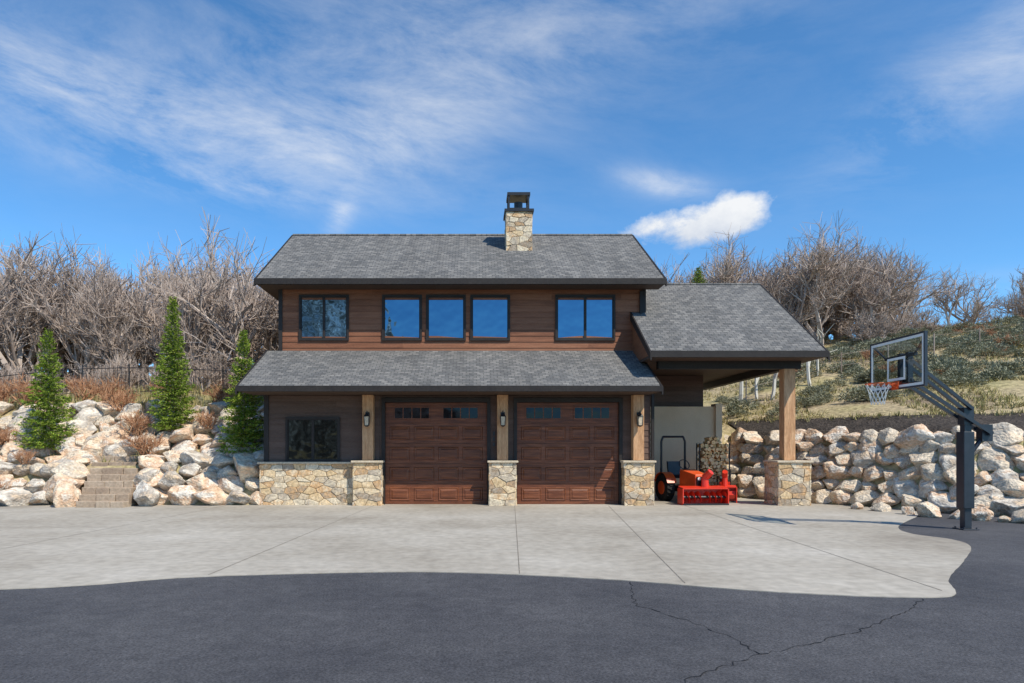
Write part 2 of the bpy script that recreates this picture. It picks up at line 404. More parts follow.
siding(s,lambda a,b,c:Vector((XL-c,WY+a,b)),8.4,0,4.0,h=.175)
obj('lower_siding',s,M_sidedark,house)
trim=MB();gl=MB();gd=MB()
def window(x0,x1,z0,z1,y,panes,g):
    t=.06
    for (a,b,c,d) in ((x0-t,x1+t,z1,z1+t),(x0-t,x1+t,z0-t,z0),(x0-t,x0,z0,z1),(x1,x1+t,z0,z1)):
        trim.box(a,b,y-.07,y+.001,c,d)
    f=.03
    for i in range(panes):
        a=x0+(x1-x0)*i/panes;b=x0+(x1-x0)*(i+1)/panes;tl=R(-.004,.004);tz=R(-.004,.004)
        g.add([(a,y-.014+tl,z0),(b,y-.014-tl,z0),(b,y-.014-tl+tz,z1),(a,y-.014+tl+tz,z1)],[(0,1,2,3)])
    for (a,b,c,d) in ((x0,x1,z1-f,z1),(x0,x1,z0,z0+f),(x0,x0+f,z0+f,z1-f),(x1-f,x1,z0+f,z1-f)):
        trim.box(a,b,y-.045,y-.005,c,d)
    for i in range(1,panes):
        xm=x0+(x1-x0)*i/panes;trim.box(xm-.04,xm+.04,y-.05,y-.006,z0+f,z1-f)
for w in wins_u: window(w[0],w[1],w[2],w[3],UYW,w[4],gl)
window(*wl,WY,2,gd)
for x in (UL-.04,UR-.08): trim.box(x,x+.12,UYW-.05,UYW+.05,4.6,6.9)
trim.box(XL-.04,XL+.1,WY-.05,WY+.05,1.25,ZT)
for a,b in ((-2.63,.42),(1.31,4.36)):
    trim.box(a-.1,a,WY-.05,20.5,0,3.07);trim.box(b,b+.1,WY-.05,20.5,0,3.07);trim.box(a-.1,b+.1,WY-.052,20.5,3.07,3.2)
obj('window_and_door_trim',trim,M_trim,house);obj('window_glass_upper',gl,M_glass,house);obj('window_glass_lower',gd,M_glassd,house)
for a,b in ((-2.63,.42),(1.31,4.36)):
    d=MB();g=MB();d.box(a,b,20.5,20.55,0.015,3.07)
    hs=3.04/5
    for r in range(5):
        z0=.018+r*hs;z1=z0+hs-.012
        y=20.47
        d.box(a+.003,b-.003,y,20.5,z0,z1)
        m_=.14
        nco=2 if r==4 else 4
        ww=(b-a-m_)/nco
        for k in range(nco):
            p0=a+m_/2+k*ww+.06;p1=a+m_/2+(k+1)*ww-.06
            q0,q1=z0+.1,z1-.1
            if r==4:
                nl=4;p0+=.12;p1-=.12
                d.box(p0,p1,y-.02,y+.001,q0,q1)
                lw=(p1-p0-.04)/nl
                for l in range(nl):
                    u0=p0+.02+l*lw+.015;u1=p0+.02+(l+1)*lw-.015
                    g.add([(u0,y-.023,q0+.04),(u1,y-.023,q0+.04),(u1,y-.023,q1-.04),(u0,y-.023,q1-.04)],[(0,1,2,3)])
            else:
                vs=[];
                for ins,yy in ((0,y-.001),(.02,y-.022),(.05,y-.012),(.09,y-.03)):
                    vs+=[(p0+ins,yy,q0+ins),(p1-ins,yy,q0+ins),(p1-ins,yy,q1-ins),(p0+ins,yy,q1-ins)]
                fs=[]
                for l in range(3):
                    for i in range(4): fs.append((l*4+i,l*4+(i+1)%4,l*4+4+(i+1)%4,l*4+4+i))
                fs.append((12,13,14,15));d.add(vs,fs)
    obj('garage_door',d,M_door,house);obj('garage_door_glass',g,M_glassg,house)
pier(XL-.12,-3.56,WY-.2,WY,0,1.23,'fl')
pier(-3.52,-2.69,WY-.42,WY,0,1.27);pier(.47,1.27,WY-.42,WY,0,1.27);pier(4.43,5.3,WY-.42,WY,0,1.27)
tp=MB()
for cx in (-3.1,.87,4.87): tp.box(cx-.16,cx+.16,WY-.33,WY-.035,1.335,ZT-.002)
obj('timber_posts',tp,M_post,house,bevel=.012)
npl=MB()
for i in range(3): npl.box(.59,.65,WY-.06,WY-.035,1.75+i*.16,1.86+i*.16)
obj('house_number',npl,M_black,house)
for cx in (-3.1,.87,4.87):
    e=MB();y=WY-.34
    e.box(cx-.06,cx+.06,y-.02,y,2.4,2.75,0)
    e.tube((cx,y-.02,2.72),(cx,y-.15,2.78),.015,.015,6,0);e.tube((cx,y-.15,2.78),(cx,y-.15,2.70),.012,.012,6,0)
    e.tube((cx,y-.15,2.72),(cx,y-.15,2.62),.03,.12,4,0,roll=.785);e.tube((cx,y-.15,2.36),(cx,y-.15,2.32),.1,.04,4,0,roll=.785)
    e.tube((cx,y-.15,2.365),(cx,y-.15,2.615),.075,.095,4,1,roll=.785)
    for i in range(4):
        t=math.pi/2*i+.785
        e.tube((cx+.082*math.cos(t),y-.15+.082*math.sin(t),2.36),(cx+.102*math.cos(t),y-.15+.102*math.sin(t),2.62),.01,.01,4,0)
    obj('wall_lantern',e,[M_black,M_cap],house)
rf=MB()
rx0,rx1=-6.70,5.92
RYt,RZt=25.4,9.60
ey,ez=21.1,6.94
th=.2
rf.prof([(ey,ez),(ey,ez-.1),(RYt,RZt-th-.02),(RYt,RZt)],rx0,rx1,1,0,(3,))
rf.prof([(2*RYt-ey,ez),(RYt+.0005,RZt),(RYt+.0005,RZt-th-.02),(2*RYt-ey,ez-.1)],rx0,rx1,1,0,(0,))
lx0,lx1=-6.54,5.22
rf.prof([(19.0,3.44),(19.0,3.34),(UYW-.04,4.60),(UYW-.04,4.80)],lx0,lx1,1,0,(3,))
cx0,cx1=5.05,10.03
cey,cez,cry=19.4,4.47,23.9
crz=cez+.655*(cry-cey)
yb=UYW-.04
zb=cez+.655*(yb-cey)
rf.prof([(cey,cez),(cey,cez-.1),(yb,zb-.16),(yb,zb)],cx0,5.52,1,0,(3,))
rf.prof([(cey,cez),(cey,cez-.1),(cry,crz-.18),(cry,crz)],5.521,cx1,1,0,(3,))
rf.prof([(2*cry-cey,cez),(cry+.0005,crz),(cry+.0005,crz-.18),(2*cry-cey,cez-.1)],5.521,cx1,1,0,(0,))
obj('roof',rf,[M_roof,M_fascia],house)
rc=MB()
rc.tube((rx0,RYt,RZt+.0),(rx1,RYt,RZt+.0),.06,.06,6);rc.tube((5.52,cry,crz),(cx1,cry,crz),.05,.05,6)
obj('ridge_cap',rc,M_roof,house)
fa=MB()
fa.box(rx0,rx1,ey-.12,ey-.005,ez-.20,ez-.02);fa.box(lx0,lx1,18.88,18.995,3.27,3.42);fa.box(cx0,cx1+.0,cey-.12,cey-.005,cez-.2,cez-.02)
def rake(x0,x1,ya,za,yb_,zb_,t=.24):
    fa.prof([(ya,za+.02),(ya,za-t+.04),(yb_,zb_-t),(yb_,zb_+.02)],x0,x1)
for x in (rx0-.045,rx1+.001):
    rake(x,x+.044,ey-.12,ez-.07,RYt,RZt);rake(x,x+.044,2*RYt-ey,ez,RYt+.001,RZt)
for x in (lx0-.045,lx1+.001): rake(x,x+.044,18.88,3.38,UYW-.04,4.8)
rake(cx1+.001,cx1+.045,cey-.12,cez-.08,cry,crz);rake(cx1+.001,cx1+.045,2*cry-cey,cez,cry+.001,crz)
rake(cx0-.045,cx0-.001,cey-.12,cez-.08,yb,zb)
fa.box(5.31,5.39,WY-.1,WY-.02,.05,3.3);fa.box(5.30,5.38,UYW-.13,UYW-.05,4.9,6.7)
obj('fascia_gutter',fa,M_fascia,house)
so=MB()
so.box(rx0+.01,rx1-.01,ey,UYW-.035,ez-.19,ez-.13)
so.box(rx0+.01,UL-.04,UYW-.035,29.6,ez-.19,ez-.13)
so.box(lx0+.01,lx1-.01,19.0,WY-.04,ZT+.005,ZT+.05)
so.box(5.5,cx1-.01,cey+.01,2*cry-cey-.02,cez-.19,cez-.12)
so.box(cx0+.01,5.4995,cey+.01,UYW-.05,cez-.19,cez-.12)
obj('soffit',so,M_soffit,house)
tri=MB();
for x in (XL,XR-.06): tri.prof([(19.1,3.3),(UYW,3.3),(UYW,4.6)],x,x+.05)
tri.prof([(cey+.1,cez-.1),(2*cry-cey-.1,cez-.1),(cry,crz-.2)],cx1-.08,cx1-.03)
tri.prof([(cey+.1,cez-.1),(UYW,cez-.1),(UYW,zb-.2)],cx0+.03,cx0+.06)
obj('gable_infill',tri,M_siding,house)
pier(8.92,9.88,WY-.45,WY+.5,0,1.27,'flrb')
tp=MB();tp.box(9.23,9.57,WY-.14,WY+.2,1.335,cez-.19)
obj('carport_post',tp,M_post,house,bevel=.015)
bm_=MB();bm_.box(5.5,cx1-.3,cey+.85,cey+1.1,cez-.42,cez-.19);bm_.box(9.28,9.52,cey+1.1,28,cez-.42,cez-.191)
obj('carport_beam',bm_,M_fascia,house)
rw=MB();rw.box(5.35,8.5,24.0,24.3,0,3.15);rw.box(8.5,8.72,23.9,24.4,0,3.25)
obj('carport_retaining_wall',rw,M_retain,house)
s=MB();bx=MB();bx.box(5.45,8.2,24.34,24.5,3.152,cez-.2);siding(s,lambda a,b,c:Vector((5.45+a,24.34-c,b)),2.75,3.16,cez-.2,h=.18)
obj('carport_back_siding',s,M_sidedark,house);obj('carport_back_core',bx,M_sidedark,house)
pier(1.15,2.05,23.7,24.6,8.0,9.9,'flrb',False)
ch=MB();ch.box(1.09,2.11,23.64,24.66,9.9,9.99)
ch.box(1.2,1.96,23.76,24.54,9.99,10.06)
for x in (1.22,1.9):
    for y in (23.78,24.46): ch.box(x,x+.06,y,y+.06,10.06,10.5)
ch.box(1.19,1.99,23.75,24.55,10.5,10.6);ch.tube((1.6,24.15,10.06),(1.6,24.15,10.36),.15,.15,12)
ch.box(1.08,2.12,23.60,23.68,8.28,8.40)
obj('chimney_cap',ch,M_black,house)
obj('stone_veneer',stone,M_stone,house);obj('stone_mortar',mort,M_mortar,house);obj('stone_caps',cap,M_cap,house,bevel=.01)

# ------------------------------------------------------------------ boulders
rocks=[]
for k in range(16):
    bm=bmesh.new();bmesh.ops.create_icosphere(bm,subdivisions=4,radius=1)
    pl=[(Vector((R(-1,1),R(-1,1),R(-1,1))).normalized(),R(.5,.8)) for _ in range(15)]
    off=k*7.3
    for v in bm.verts:
        p=v.co.copy()
        for n,d in pl:
            t=p.dot(n)
            if t>d: p-=n*(t-d)*.97
        p*=1.15
        q=v.co
        p*=1+.08*noise.noise((q.x*1.4+off,q.y*1.4,q.z*1.4))+.06*noise.noise((q.x*4+off,q.y*4,q.z*4))+.03*noise.noise((q.x*9+off,q.y*9,q.z*9))
        v.co=p
    me=bpy.data.meshes.new('boulder_mesh');bm.to_mesh(me);bm.free()
    me.polygons.foreach_set('use_smooth',[True]*len(me.polygons));me.materials.append(M_rock);rocks.append(me)
def rock(par,x,y,z,w,h=None,d=None,yaw=None):
    h=h or w*R(.62,.85);d=d or w*R(.8,1)
    inst('boulder',random.choice(rocks),par,(x,y,z),(R(-.22,.22),R(-.25,.25),R(-.5,.5)+random.choice((0,math.pi)) if yaw is None else yaw),(w*.6,d*.6,h*.63))
wallL=empty('boulder_retaining_wall')
for (t,z,w0,w1) in ((.1,.22,.5,1.2),(.35,.62,.45,1.0),(.7,1.0,.45,1.0),(1.15,1.3,.4,.9),(1.65,1.62,.45,1.1),(2.1,1.98,.45,1.0),(2.6,2.32,.4,1.0),(3.05,2.66,.45,.95),(3.5,2.98,.35,.9)):
    x=-20+R(0,.5)
    while x<-6.35:
        w=R(w0,w1)
        if x+w>-6.2: w=max(.35,-6.2-x)
        cx=x+w/2
        hh=w*R(.5,.75);hh=min(max(hh,.36),.68)
        lim=(-12.1<cx<-9.8) if t<1.0 else (-12.2<cx<-10.2 if t<1.5 else False)
        if not lim and random.random()>.03:
            rock(wallL,cx,20.2+t+R(-.15,.15),z+R(-.1,.1),w*1.04,hh)
        x+=w*.95
wallR=empty('boulder_retaining_wall')
for (t,z,w0,w1) in ((.0,.18,.4,.95),(.3,.55,.35,.85),(.6,.92,.35,.8),(.9,1.3,.35,.85),(1.2,1.66,.35,.85),(1.45,2.0,.4,.95)):
    x=8.8+R(0,.3)
    while x<26:
        sl=(ybR(x+.2)-ybR(x))/.2
        w=R(w0,w1);dx=w/math.sqrt(1+min(sl*sl,4));cx=x+dx/2
        hh=min(max(w*R(.5,.8),.33),.58)
        rock(wallR,cx,ybR(cx)+t+R(-.1,.1),z+R(-.08,.08),w*1.05,hh,yaw=math.atan(sl)+R(-.3,.3))
        x+=dx*.93
for (x,y,w) in ((11.3,16.9,.55),(11.9,16.1,.5),(12.6,15.6,.6),(10.9,18.3,.4),(13.4,15.2,.5),(11.6,16.4,.3),(12.2,15.7,.25),(10.6,18.9,.3),(11.1,17.4,.35),(12.9,15.1,.3)): rock(wallR,x,y,w*.2,w)
st=MB()
for i in range(8):
    y0=19.3+i*.3;xo=-i*.09
    x=-11.25+xo
    while x<-9.9+xo:
        w=min(R(.35,.7),-9.8+xo-x);st.box(x+.006,x+w-.006,y0+R(-.02,.02),y0+.9,max(0.0,i*.18-.1),(i+1)*.18+R(-.012,.012));x+=w
obj('stone_steps',st,M_step,bevel=.015)
for a in ((-9.5,19.9,.3,.9,.65),(-11.75,19.7,.3,.8,.7),(-12.1,20.6,.85,.9,.6),(-9.75,20.6,.75,.9,.6),(-10.0,21.15,1.2,.8,.5),(-12.4,21.2,1.3,.9,.5),(-11.6,22.0,1.75,.8,.5),(-10.8,22.0,1.75,.9,.5),(-12.2,22.0,1.8,.8,.5),(-10.1,21.9,1.7,.7,.5)): rock(wallL,*a)

# ------------------------------------------------------------------ vegetation generators
def rv(s=1): return Vector((R(-1,1),R(-1,1),R(-1,1)))*s
def oak(name,seed,height,spread,mat,levels=4,stems=3,nch=(5,5,5,5)):
    random.seed(seed);mb=MB()
    def grow(p,d,L_,r,lv):
        segs=3 if lv>1 else (2 if lv==1 else 1)
        n=5 if lv==levels else (4 if lv>=levels-1 else 3)
        pts=[p];q=p;dd=d
        for i in range(segs):
            dd=(dd+rv(.26)+Vector((0,0,.08))).normalized()
            q2=q+dd*(L_/segs);r2=r*(1-.25*(i+1)/segs*1.3)
            mb.tube(q,q2,max(r*(1-.33*i/segs),.007),max(r2*.95,.005),n,0,caps=False)
            q=q2;pts.append(q)
        if lv==0:return
        nc=nch[min(lv,4)-1]
        for c in range(nc):
            t=R(.3,1) if c<nc-1 else 1
            k=min(segs-1,int(t*segs));a=pts[k].lerp(pts[k+1],t*segs-k)
            nd=(dd*.6+rv(.8)+Vector((0,0,.28))).normalized()
            if nd.z<-.1: nd.z*=-.3
            grow(a,nd,L_*R(.5,.78),r*R(.42,.62),lv-1)
    for s_ in range(stems):
        a=R(0,6.28);d=Vector((math.cos(a)*spread,math.sin(a)*spread,1)).normalized()
        grow(Vector((R(-.3,.3),R(-.3,.3),-.2)),d,height*.42,height*.022,levels)
    me=bpy.data.meshes.new(name);me.from_pydata(mb.v,[],mb.f);me.materials.append(mat);me.update();return me
oaks=[oak('oak_mesh',100+i,R(5.6,6.8),R(.2,.4),M_bark,4,3,(5,4,5,5)) for i in range(5)]
shr=[oak('shrub_mesh',300+i,1.5,1.0,M_redtwig,2,14,(6,5,5,5)) for i in range(3)]
shg=[oak('brush_mesh',320+i,2.4,.7,M_bark,3,4) for i in range(2)]
asp=[oak('sapling_mesh',340,4.0,.03,M_aspen,2,1,(4,5,4,4))]
random.seed(5)
def forest(name,meshes,spots,s0,s1):
    e=empty(name)
    for x,y in spots:
        k=R(s0,s1);inst('tree',random.choice(meshes),e,(x,y,H(x,y)-.1),(0,0,R(0,6.28)),(k*R(.85,1.1),k*R(.85,1.1),k))
    return e
sp=[]
for i in range(64):
    t=(i+.5)/64;x=-.80+.64*((i*.618)%1)
    y=30+17*t+R(-1,1);sp.append((x*y,y))
forest('scrub_oak_thicket',oaks,sp,1.0,1.4)
forest('understory_brush',shg,[(R(-26,-8),R(27,31)) for _ in range(30)],.7,1.1)
sp=[]
for i in range(42):
    y=R(42,54);sp.append(((.27+.36*((i*.618)%1))*y,y))
for i in range(8):
    y=R(60,68);sp.append((R(.70,.95)*y,y))
forest('scrub_oak_grove',oaks,sp,.8,1.35)
forest('hilltop_brush',shg,[((lambda y:(R(.28,.66)*y,y))(R(40,46))) for _ in range(26)],.7,1.2)
forest('roadside_oaks',oaks,[(R(-40,30),R(-32,-22)) for _ in range(10)],.8,1.1)
for (x,y,k) in ((11.6,29,1.15),(12.1,29.6,.9),(12.5,28.6,1.0),(14.6,30,1.0),(15.8,31,.8)): inst('aspen_sapling',asp[0],None,(x,y,H(x,y)),(0,0,R(0,6)),(k,k,k))

def spruce(name,Ht,Rd,seed):
    random.seed(seed);mb=MB();nb=MB()
    mb.tube((0,0,-.2),(0,0,Ht*.97),.06,.01,7)
    z=.1
    while z<Ht*.985:
        f=1-z/Ht;n=int(7+8*f)
        a0=R(0,6.28)
        for i in range(n):
            a=a0+6.28*i/n+R(-.25,.25);L_=Rd*(f**.9)*R(.55,1.22)+.05
            if z<.5: L_*=.85
            lift=R(-.2,.15)+ (.6 if f<.2 else 0)
            d=Vector((math.cos(a),math.sin(a),lift))
            base=Vector((0,0,z+R(-.04,.04)))
            mb.tube(base,base+d*L_*.8,.010,.004,3,0,caps=False)
            k=max(3,int(L_/.045))
            for j in range(k):
                t=(j+.6)/k
                p=base+d*(L_*t)+Vector((0,0,.14*t*t-.06*t))
                wdt=.12*(1-t*.6)*(.5+f)
                for q in range(5):
                    c=p+Vector((R(-1,1)*wdt,R(-1,1)*wdt,R(-.05,.04)))
                    u=(d*.9+rv(.6)).normalized()*R(.05,.11);w=rv().normalized()*R(.014,.030)
                    nb.add([c-w,c+w,c+u],[(0,1,2)])
        z+=.10+.06*f
    e=empty(name);obj('trunk',mb,M_bark,e,fixn=False);obj('foliage',nb,M_needle,e,fixn=False);return e
for i,(x,y,h,r_) in enumerate(((-13.45,21.9,3.75,.82),(-9.85,22.7,4.3,.76),(-7.2,21.7,3.8,.76))):
    e=spruce('spruce_tree',h,r_,50+i);e.location=(x,y-.3,H(x,y)+.12)
e=spruce('spruce_tree',6.3,1.6,60);e.location=(13.2,40,H(13.2,40)-.3)
random.seed(9)
for (x,y,s_) in ((-14.3,20.3,.62),(-13.6,21.0,.45),(-12.1,23.6,.85),(-15.6,24.2,1.0),(-16.4,24.0,.9),(-12.9,24.4,.9),(-11.0,24.5,.8),(-10.2,21.6,.75),(-8.7,22.7,.6),(-8.0,24.3,.8),(-7.0,24.5,.8),(-9.0,24.4,.7),(-14.2,25,.9),(-11.0,22.5,.75),(-15,22.0,.6)):
    inst('dormant_shrub',random.choice(shr),None,(x,y-.25,H(x,y)+.28),(0,0,R(0,6)),(s_*R(.8,1.0),s_*.9,s_*.95))
def sage(seed):
    random.seed(seed);nb=MB()
    for i in range(900):
        a=R(0,6.28);e_=math.asin(R(0,1));rr=R(.55,1)*(.8+.25*noise.noise((math.cos(a)*2,math.sin(a)*2,e_*2+seed)))
        c=Vector((math.cos(a)*math.cos(e_)*rr*.6,math.sin(a)*math.cos(e_)*rr*.6,math.sin(e_)*rr*.5+.05))
        u=(c+rv(.3)).normalized()*R(.05,.12);w=rv().normalized()*.022
        nb.add([c-w,c+w,c+u],[(0,1,2)])
    me=bpy.data.meshes.new('sage_mesh');me.from_pydata(nb.v,[],nb.f);me.materials.append(M_sage);me.update();return me
sages=[sage(i) for i in range(3)]
random.seed(21)
e=empty('sagebrush')
for i in range(460):
    y=R(24,54);x=R(.36,.86)*y
    if y<ybR(x)+4: continue
    if x/y<.58 and random.random()<.5: continue
    k=R(.5,1.5);inst('shrub',random.choice(sages),e,(x,y,H(x,y)),(0,0,R(0,6)),(k*R(.8,1.2),k,k*R(.6,1)))
for i in range(40):
    x=R(-18,-7);y=R(24.0,27);k=R(.4,.8);inst('shrub',random.choice(sages),e,(x,y,H(x,y)),(0,0,R(0,6)),(k,k,k*.8))
e=empty('dry_brush')
for i in range(26):
    y=R(26,46);x=R(.42,.86)*y
    if y<ybR(x)+5: continue
    k=R(.3,.7);inst('shrub',random.choice(shr),e,(x,y,H(x,y)),(0,0,R(0,6)),(k,k,k))
gb=MB()
def tuft(x,y,h):
    z=H(x,y)
    for k in range(5):
        a=R(0,6.28);p=Vector((x+R(-.08,.08),y+R(-.08,.08),z-.02));w=Vector((math.cos(a),math.sin(a),0))*R(.012,.03)
        gb.add([p-w,p+w,p+Vector((R(-.12,.12),R(-.12,.12),h*R(.5,1.1)))],[(0,1,2)])
n=0
while n<9000:
    y=20+35*random.random()**1.3;x=R(.33,.9)*y
    if y<ybR(x)+3.3 or x<8.8: continue
    n+=1;
    if noise.noise((x*.35,y*.35,1))>-.2: tuft(x,y,R(.06,.26))
for i in range(3500): tuft(R(-24,-6.3),R(23.9,31),R(.15,.5))
for i in range(220): tuft(R(-19,-6.4),R(21.2,24),R(.15,.4))
for i in range(500):
    x=R(9.3,24);tuft(x,ybR(x)+R(3.0,3.6),R(.08,.25))
obj('hillside_grass',gb,M_grass,fixn=False)
fe=MB()
x=-24
while x<-7.4:
    z=H(x,26.2);fe.tube((x,26.2,z-.1),(x,26.2,z+1.3),.03,.03,4)
    z2=H(x+1.8,26.2)
    for hh in (.25,1.15): fe.tube((x,26.2,z+hh),(x+1.8,26.2,z2+hh),.014,.014,4)
    for k in range(1,12):
        t=k/12;zz=z+(z2-z)*t;fe.tube((x+1.8*t,26.2,zz+.15),(x+1.8*t,26.2,zz+1.25),.008,.008,4)
    x+=1.8
obj('metal_fence',fe,M_black)
fe=MB()
for i in range(14):
    x=12+i*2.2;y=30+i*.2;z=H(x,y);fe.tube((x,y,z-.1),(x,y,z+1.1),.03,.025,5)
    z2=H(x+2.2,y+.2)
    for hh in (.5,1.0): fe.tube((x,y,z+hh),(x+2.2,y+.2,z2+hh),.006,.006,3)
obj('wire_fence',fe,M_bark)

# ------------------------------------------------------------------ basketball hoop
hp=empty('basketball_hoop')
PX,PY=10.32,14.3
m=MB();m.box(PX-.17,PX+.17,PY-.17,PY+.17,.004,.03);m.box(PX-.075,PX+.075,PY-.075,PY+.075,.03,2.42)
m.box(PX-.12,PX+.10,PY-.12,PY+.12,.45,2.05)
for dx in(-.13,.13):
    for dy in(-.13,.13): m.tube((PX+dx,PY+dy,.03),(PX+dx,PY+dy,.06),.018,.018,6)
obj('pole',m,M_pole,hp,bevel=.015)
m=MB()
BX=8.86
for dy in (-.13,.13):
    m.tube((PX+.42,PY+dy,2.02),(BX+.2,PY+dy,3.12),.045,.045,4,roll=.785)
    m.tube((PX+.05,PY+dy,2.52),(BX+.2,PY+dy,3.55),.045,.045,4,roll=.785)
m.box(PX-.1,PX+.1,PY-.1,PY+.1,2.2,2.55)
m.tube((PX+.40,PY,2.0),(PX-.0,PY,1.45),.05,.04,8);m.tube((PX+.42,PY-.16,2.02),(PX+.42,PY+.16,2.02),.05,.05,8)
m.box(PX+.28,PX+.5,PY-.09,PY+.09,1.85,2.2)
m.tube((BX+.22,PY-.2,3.12),(BX+.22,PY+.2,3.12),.03,.03,6);m.tube((BX+.22,PY-.2,3.55),(BX+.22,PY+.2,3.55),.03,.03,6)
m.box(BX+.14,BX+.24,PY-.18,PY-.08,3.0,3.7);m.box(BX+.14,BX+.24,PY+.08,PY+.18,3.0,3.7)
for zz in (3.02,3.62): m.box(BX+.055,BX+.13,PY-.5,PY+.5,zz-.03,zz+.03)
for s_ in (-1,1):
    m.tube((BX+.08,PY+s_*.45,3.6),(BX+.05,PY+s_*.85,3.92),.022,.022,5);m.tube((BX+.08,PY+s_*.45,3.05),(BX+.05,PY+s_*.85,3.0),.022,.022,5)
obj('extension_arm',m,M_pole,hp)
m=MB();b0,b1=PY-.92,PY+.92
for (y0,y1,z0,z1) in ((b0,b1,3.975,4.01),(b0,b1,2.93,2.965),(b0,b0+.035,2.965,3.975),(b1-.035,b1,2.965,3.975)): m.box(BX-.01,BX+.05,y0,y1,z0,z1)
obj('backboard_frame',m,M_pole,hp)
m=MB();m.box(BX+.003,BX+.017,b0+.035,b1-.035,2.965,3.975);obj('backboard_glass',m,M_bbg,hp)
m=MB()
for (y0,y1,z0,z1) in ((PY-.3,PY+.3,3.55,3.6),(PY-.3,PY+.3,3.12,3.17),(PY-.3,PY-.25,3.17,3.55),(PY+.25,PY+.3,3.17,3.55),
    (b0+.035,b1-.035,3.92,3.975),(b0+.035,b1-.035,2.965,3.02),(b0+.035,b0+.09,3.02,3.92),(b1-.09,b1-.035,3.02,3.92)): m.box(BX-.004,BX+.001,y0,y1,z0,z1)
obj('backboard_lines',m,M_white,hp)
m=MB();cx=BX-.38;n=28
pts=[(cx+.23*math.cos(6.283*i/n),PY+.23*math.sin(6.283*i/n),3.05) for i in range(n+1)]
m.path(pts,.014,6);m.box(BX-.15,BX-.012,PY-.1,PY+.1,3.03,3.06);m.box(BX-.03,BX-.011,PY-.11,PY+.11,2.93,3.1)
for s_ in(-1,1): m.tube((BX-.02,PY+s_*.09,2.96),(cx+.1,PY+s_*.19,3.045),.01,.01,5)
obj('rim',m,M_orange,hp)
m=MB();lev=[(.23,3.04),(.19,2.93),(.155,2.82),(.135,2.71),(.125,2.62)]
for i in range(12):
    for l in range(4):
        for s_ in (-.5,.5):
            a=6.283*(i+.5*(l%2))/12;b_=6.283*(i+.5*(l%2)+s_)/12
            m.tube((cx+lev[l][0]*math.cos(a),PY+lev[l][0]*math.sin(a),lev[l][1]),(cx+lev[l+1][0]*math.cos(b_),PY+lev[l+1][0]*math.sin(b_),lev[l+1][1]),.006,.006,4)
obj('net',m,M_white,hp)

# ------------------------------------------------------------------ tractor
tr=empty('compact_tractor',(6.72,21.5,.014),(0,0,math.radians(12)))
m=MB()
for s_ in(-1,1):
    x=s_*.5
    m.tube((x-.13,.45,.42),(x+.13,.45,.42),.42,.42,28);
    for k in range(22):
        a=6.283*k/22;c,sn=math.cos(a),math.sin(a)
        m.tube((x-.12,.45+.42*c,.42+.42*sn),(x+.0,.45+.43*math.cos(a+.1),.42+.43*math.sin(a+.1)),.022,.022,4)
        m.tube((x+.12,.45+.42*c,.42+.42*sn),(x+.0,.45+.43*math.cos(a+.1),.42+.43*math.sin(a+.1)),.022,.022,4)
    x=s_*.42;m.tube((x-.09,-.62,.26),(x+.09,-.62,.26),.26,.26,24)
obj('tires',m,M_tire,tr)
m=MB()
for s_ in(-1,1):
    m.tube((s_*.5-.14,.45,.42),(s_*.5+.14,.45,.42),.22,.22,20);m.tube((s_*.42-.1,-.62,.26),(s_*.42+.1,-.62,.26),.13,.13,16)
m.add([(-.24,-.95,.5),(.24,-.95,.5),(.28,-.05,.5),(-.28,-.05,.5),(-.2,-.88,.88),(.2,-.88,.88),(.26,-.05,1.02),(-.26,-.05,1.02)],[(0,3,2,1),(4,5,6,7),(0,1,5,4),(1,2,6,5),(2,3,7,6),(3,0,4,7)])
for s_ in(-1,1):
    P=[(.45+.5*math.cos(a),.42+.5*math.sin(a)) for a in [math.radians(20+20*i) for i in range(8)]]
    for (a,b),(c,d) in zip(P[:-1],P[1:]):
        m.add([(s_*.5-.16,a,b),(s_*.5+.16,a,b),(s_*.5+.16,c,d),(s_*.5-.16,c,d)],[(0,1,2,3)])
obj('body_panels',m,M_torange,tr,bevel=.015)
m=MB()
m.box(-.2,.2,-.97,-.93,.52,.82);m.box(-.18,.18,-.9,.8,.3,.5);m.box(-.3,.3,.0,.3,.44,.5)
m.box(-.22,.22,.35,.75,.72,.82);m.add([(-.22,.72,.8),(.22,.72,.8),(.22,.8,1.25),(-.22,.8,1.25),(-.22,.8,.8),(.22,.8,.8),(.22,.88,1.25),(-.22,.88,1.25)],[(0,1,2,3),(4,7,6,5),(3,2,6,7),(0,4,5,1),(0,3,7,4),(1,5,6,2)])
m.tube((0,-.05,.95),(0,.12,1.15),.025,.025,8)
pts=[(.17*math.cos(6.283*i/16),.14+.08*math.sin(6.283*i/16),1.16+.15*math.sin(6.283*i/16)) for i in range(17)];m.path(pts,.015,6)
m.path([(-.42,.85,.5),(-.42,.85,1.9),(-.36,.85,2.05),(.36,.85,2.05),(.42,.85,1.9),(.42,.85,.5)],.036,8)
m.tube((-.5,.45,.42),(.5,.45,.42),.06,.06,8);m.tube((-.42,-.62,.26),(.42,-.62,.26),.04,.04,8)
for s_ in(-1,1): m.tube((s_*.2,-.4,.35),(s_*.25,-1.2,.3),.03,.03,6)
obj('chassis_seat_rollbar',m,M_black,tr)
m=MB()
for s_ in(-1,1): m.tube((s_*.13,-.975,.76),(s_*.13,-.985,.76),.05,.05,14)
obj('headlights',m,M_white,tr)
sb=empty('snow_thrower_attachment',(6.85,20.22,.014),(0,0,math.radians(4)))
m=MB()
m.box(-.68,.68,.28,.31,.02,.5);m.box(-.70,-.67,-.12,.31,.0,.48);m.box(.67,.70,-.12,.31,.0,.48)
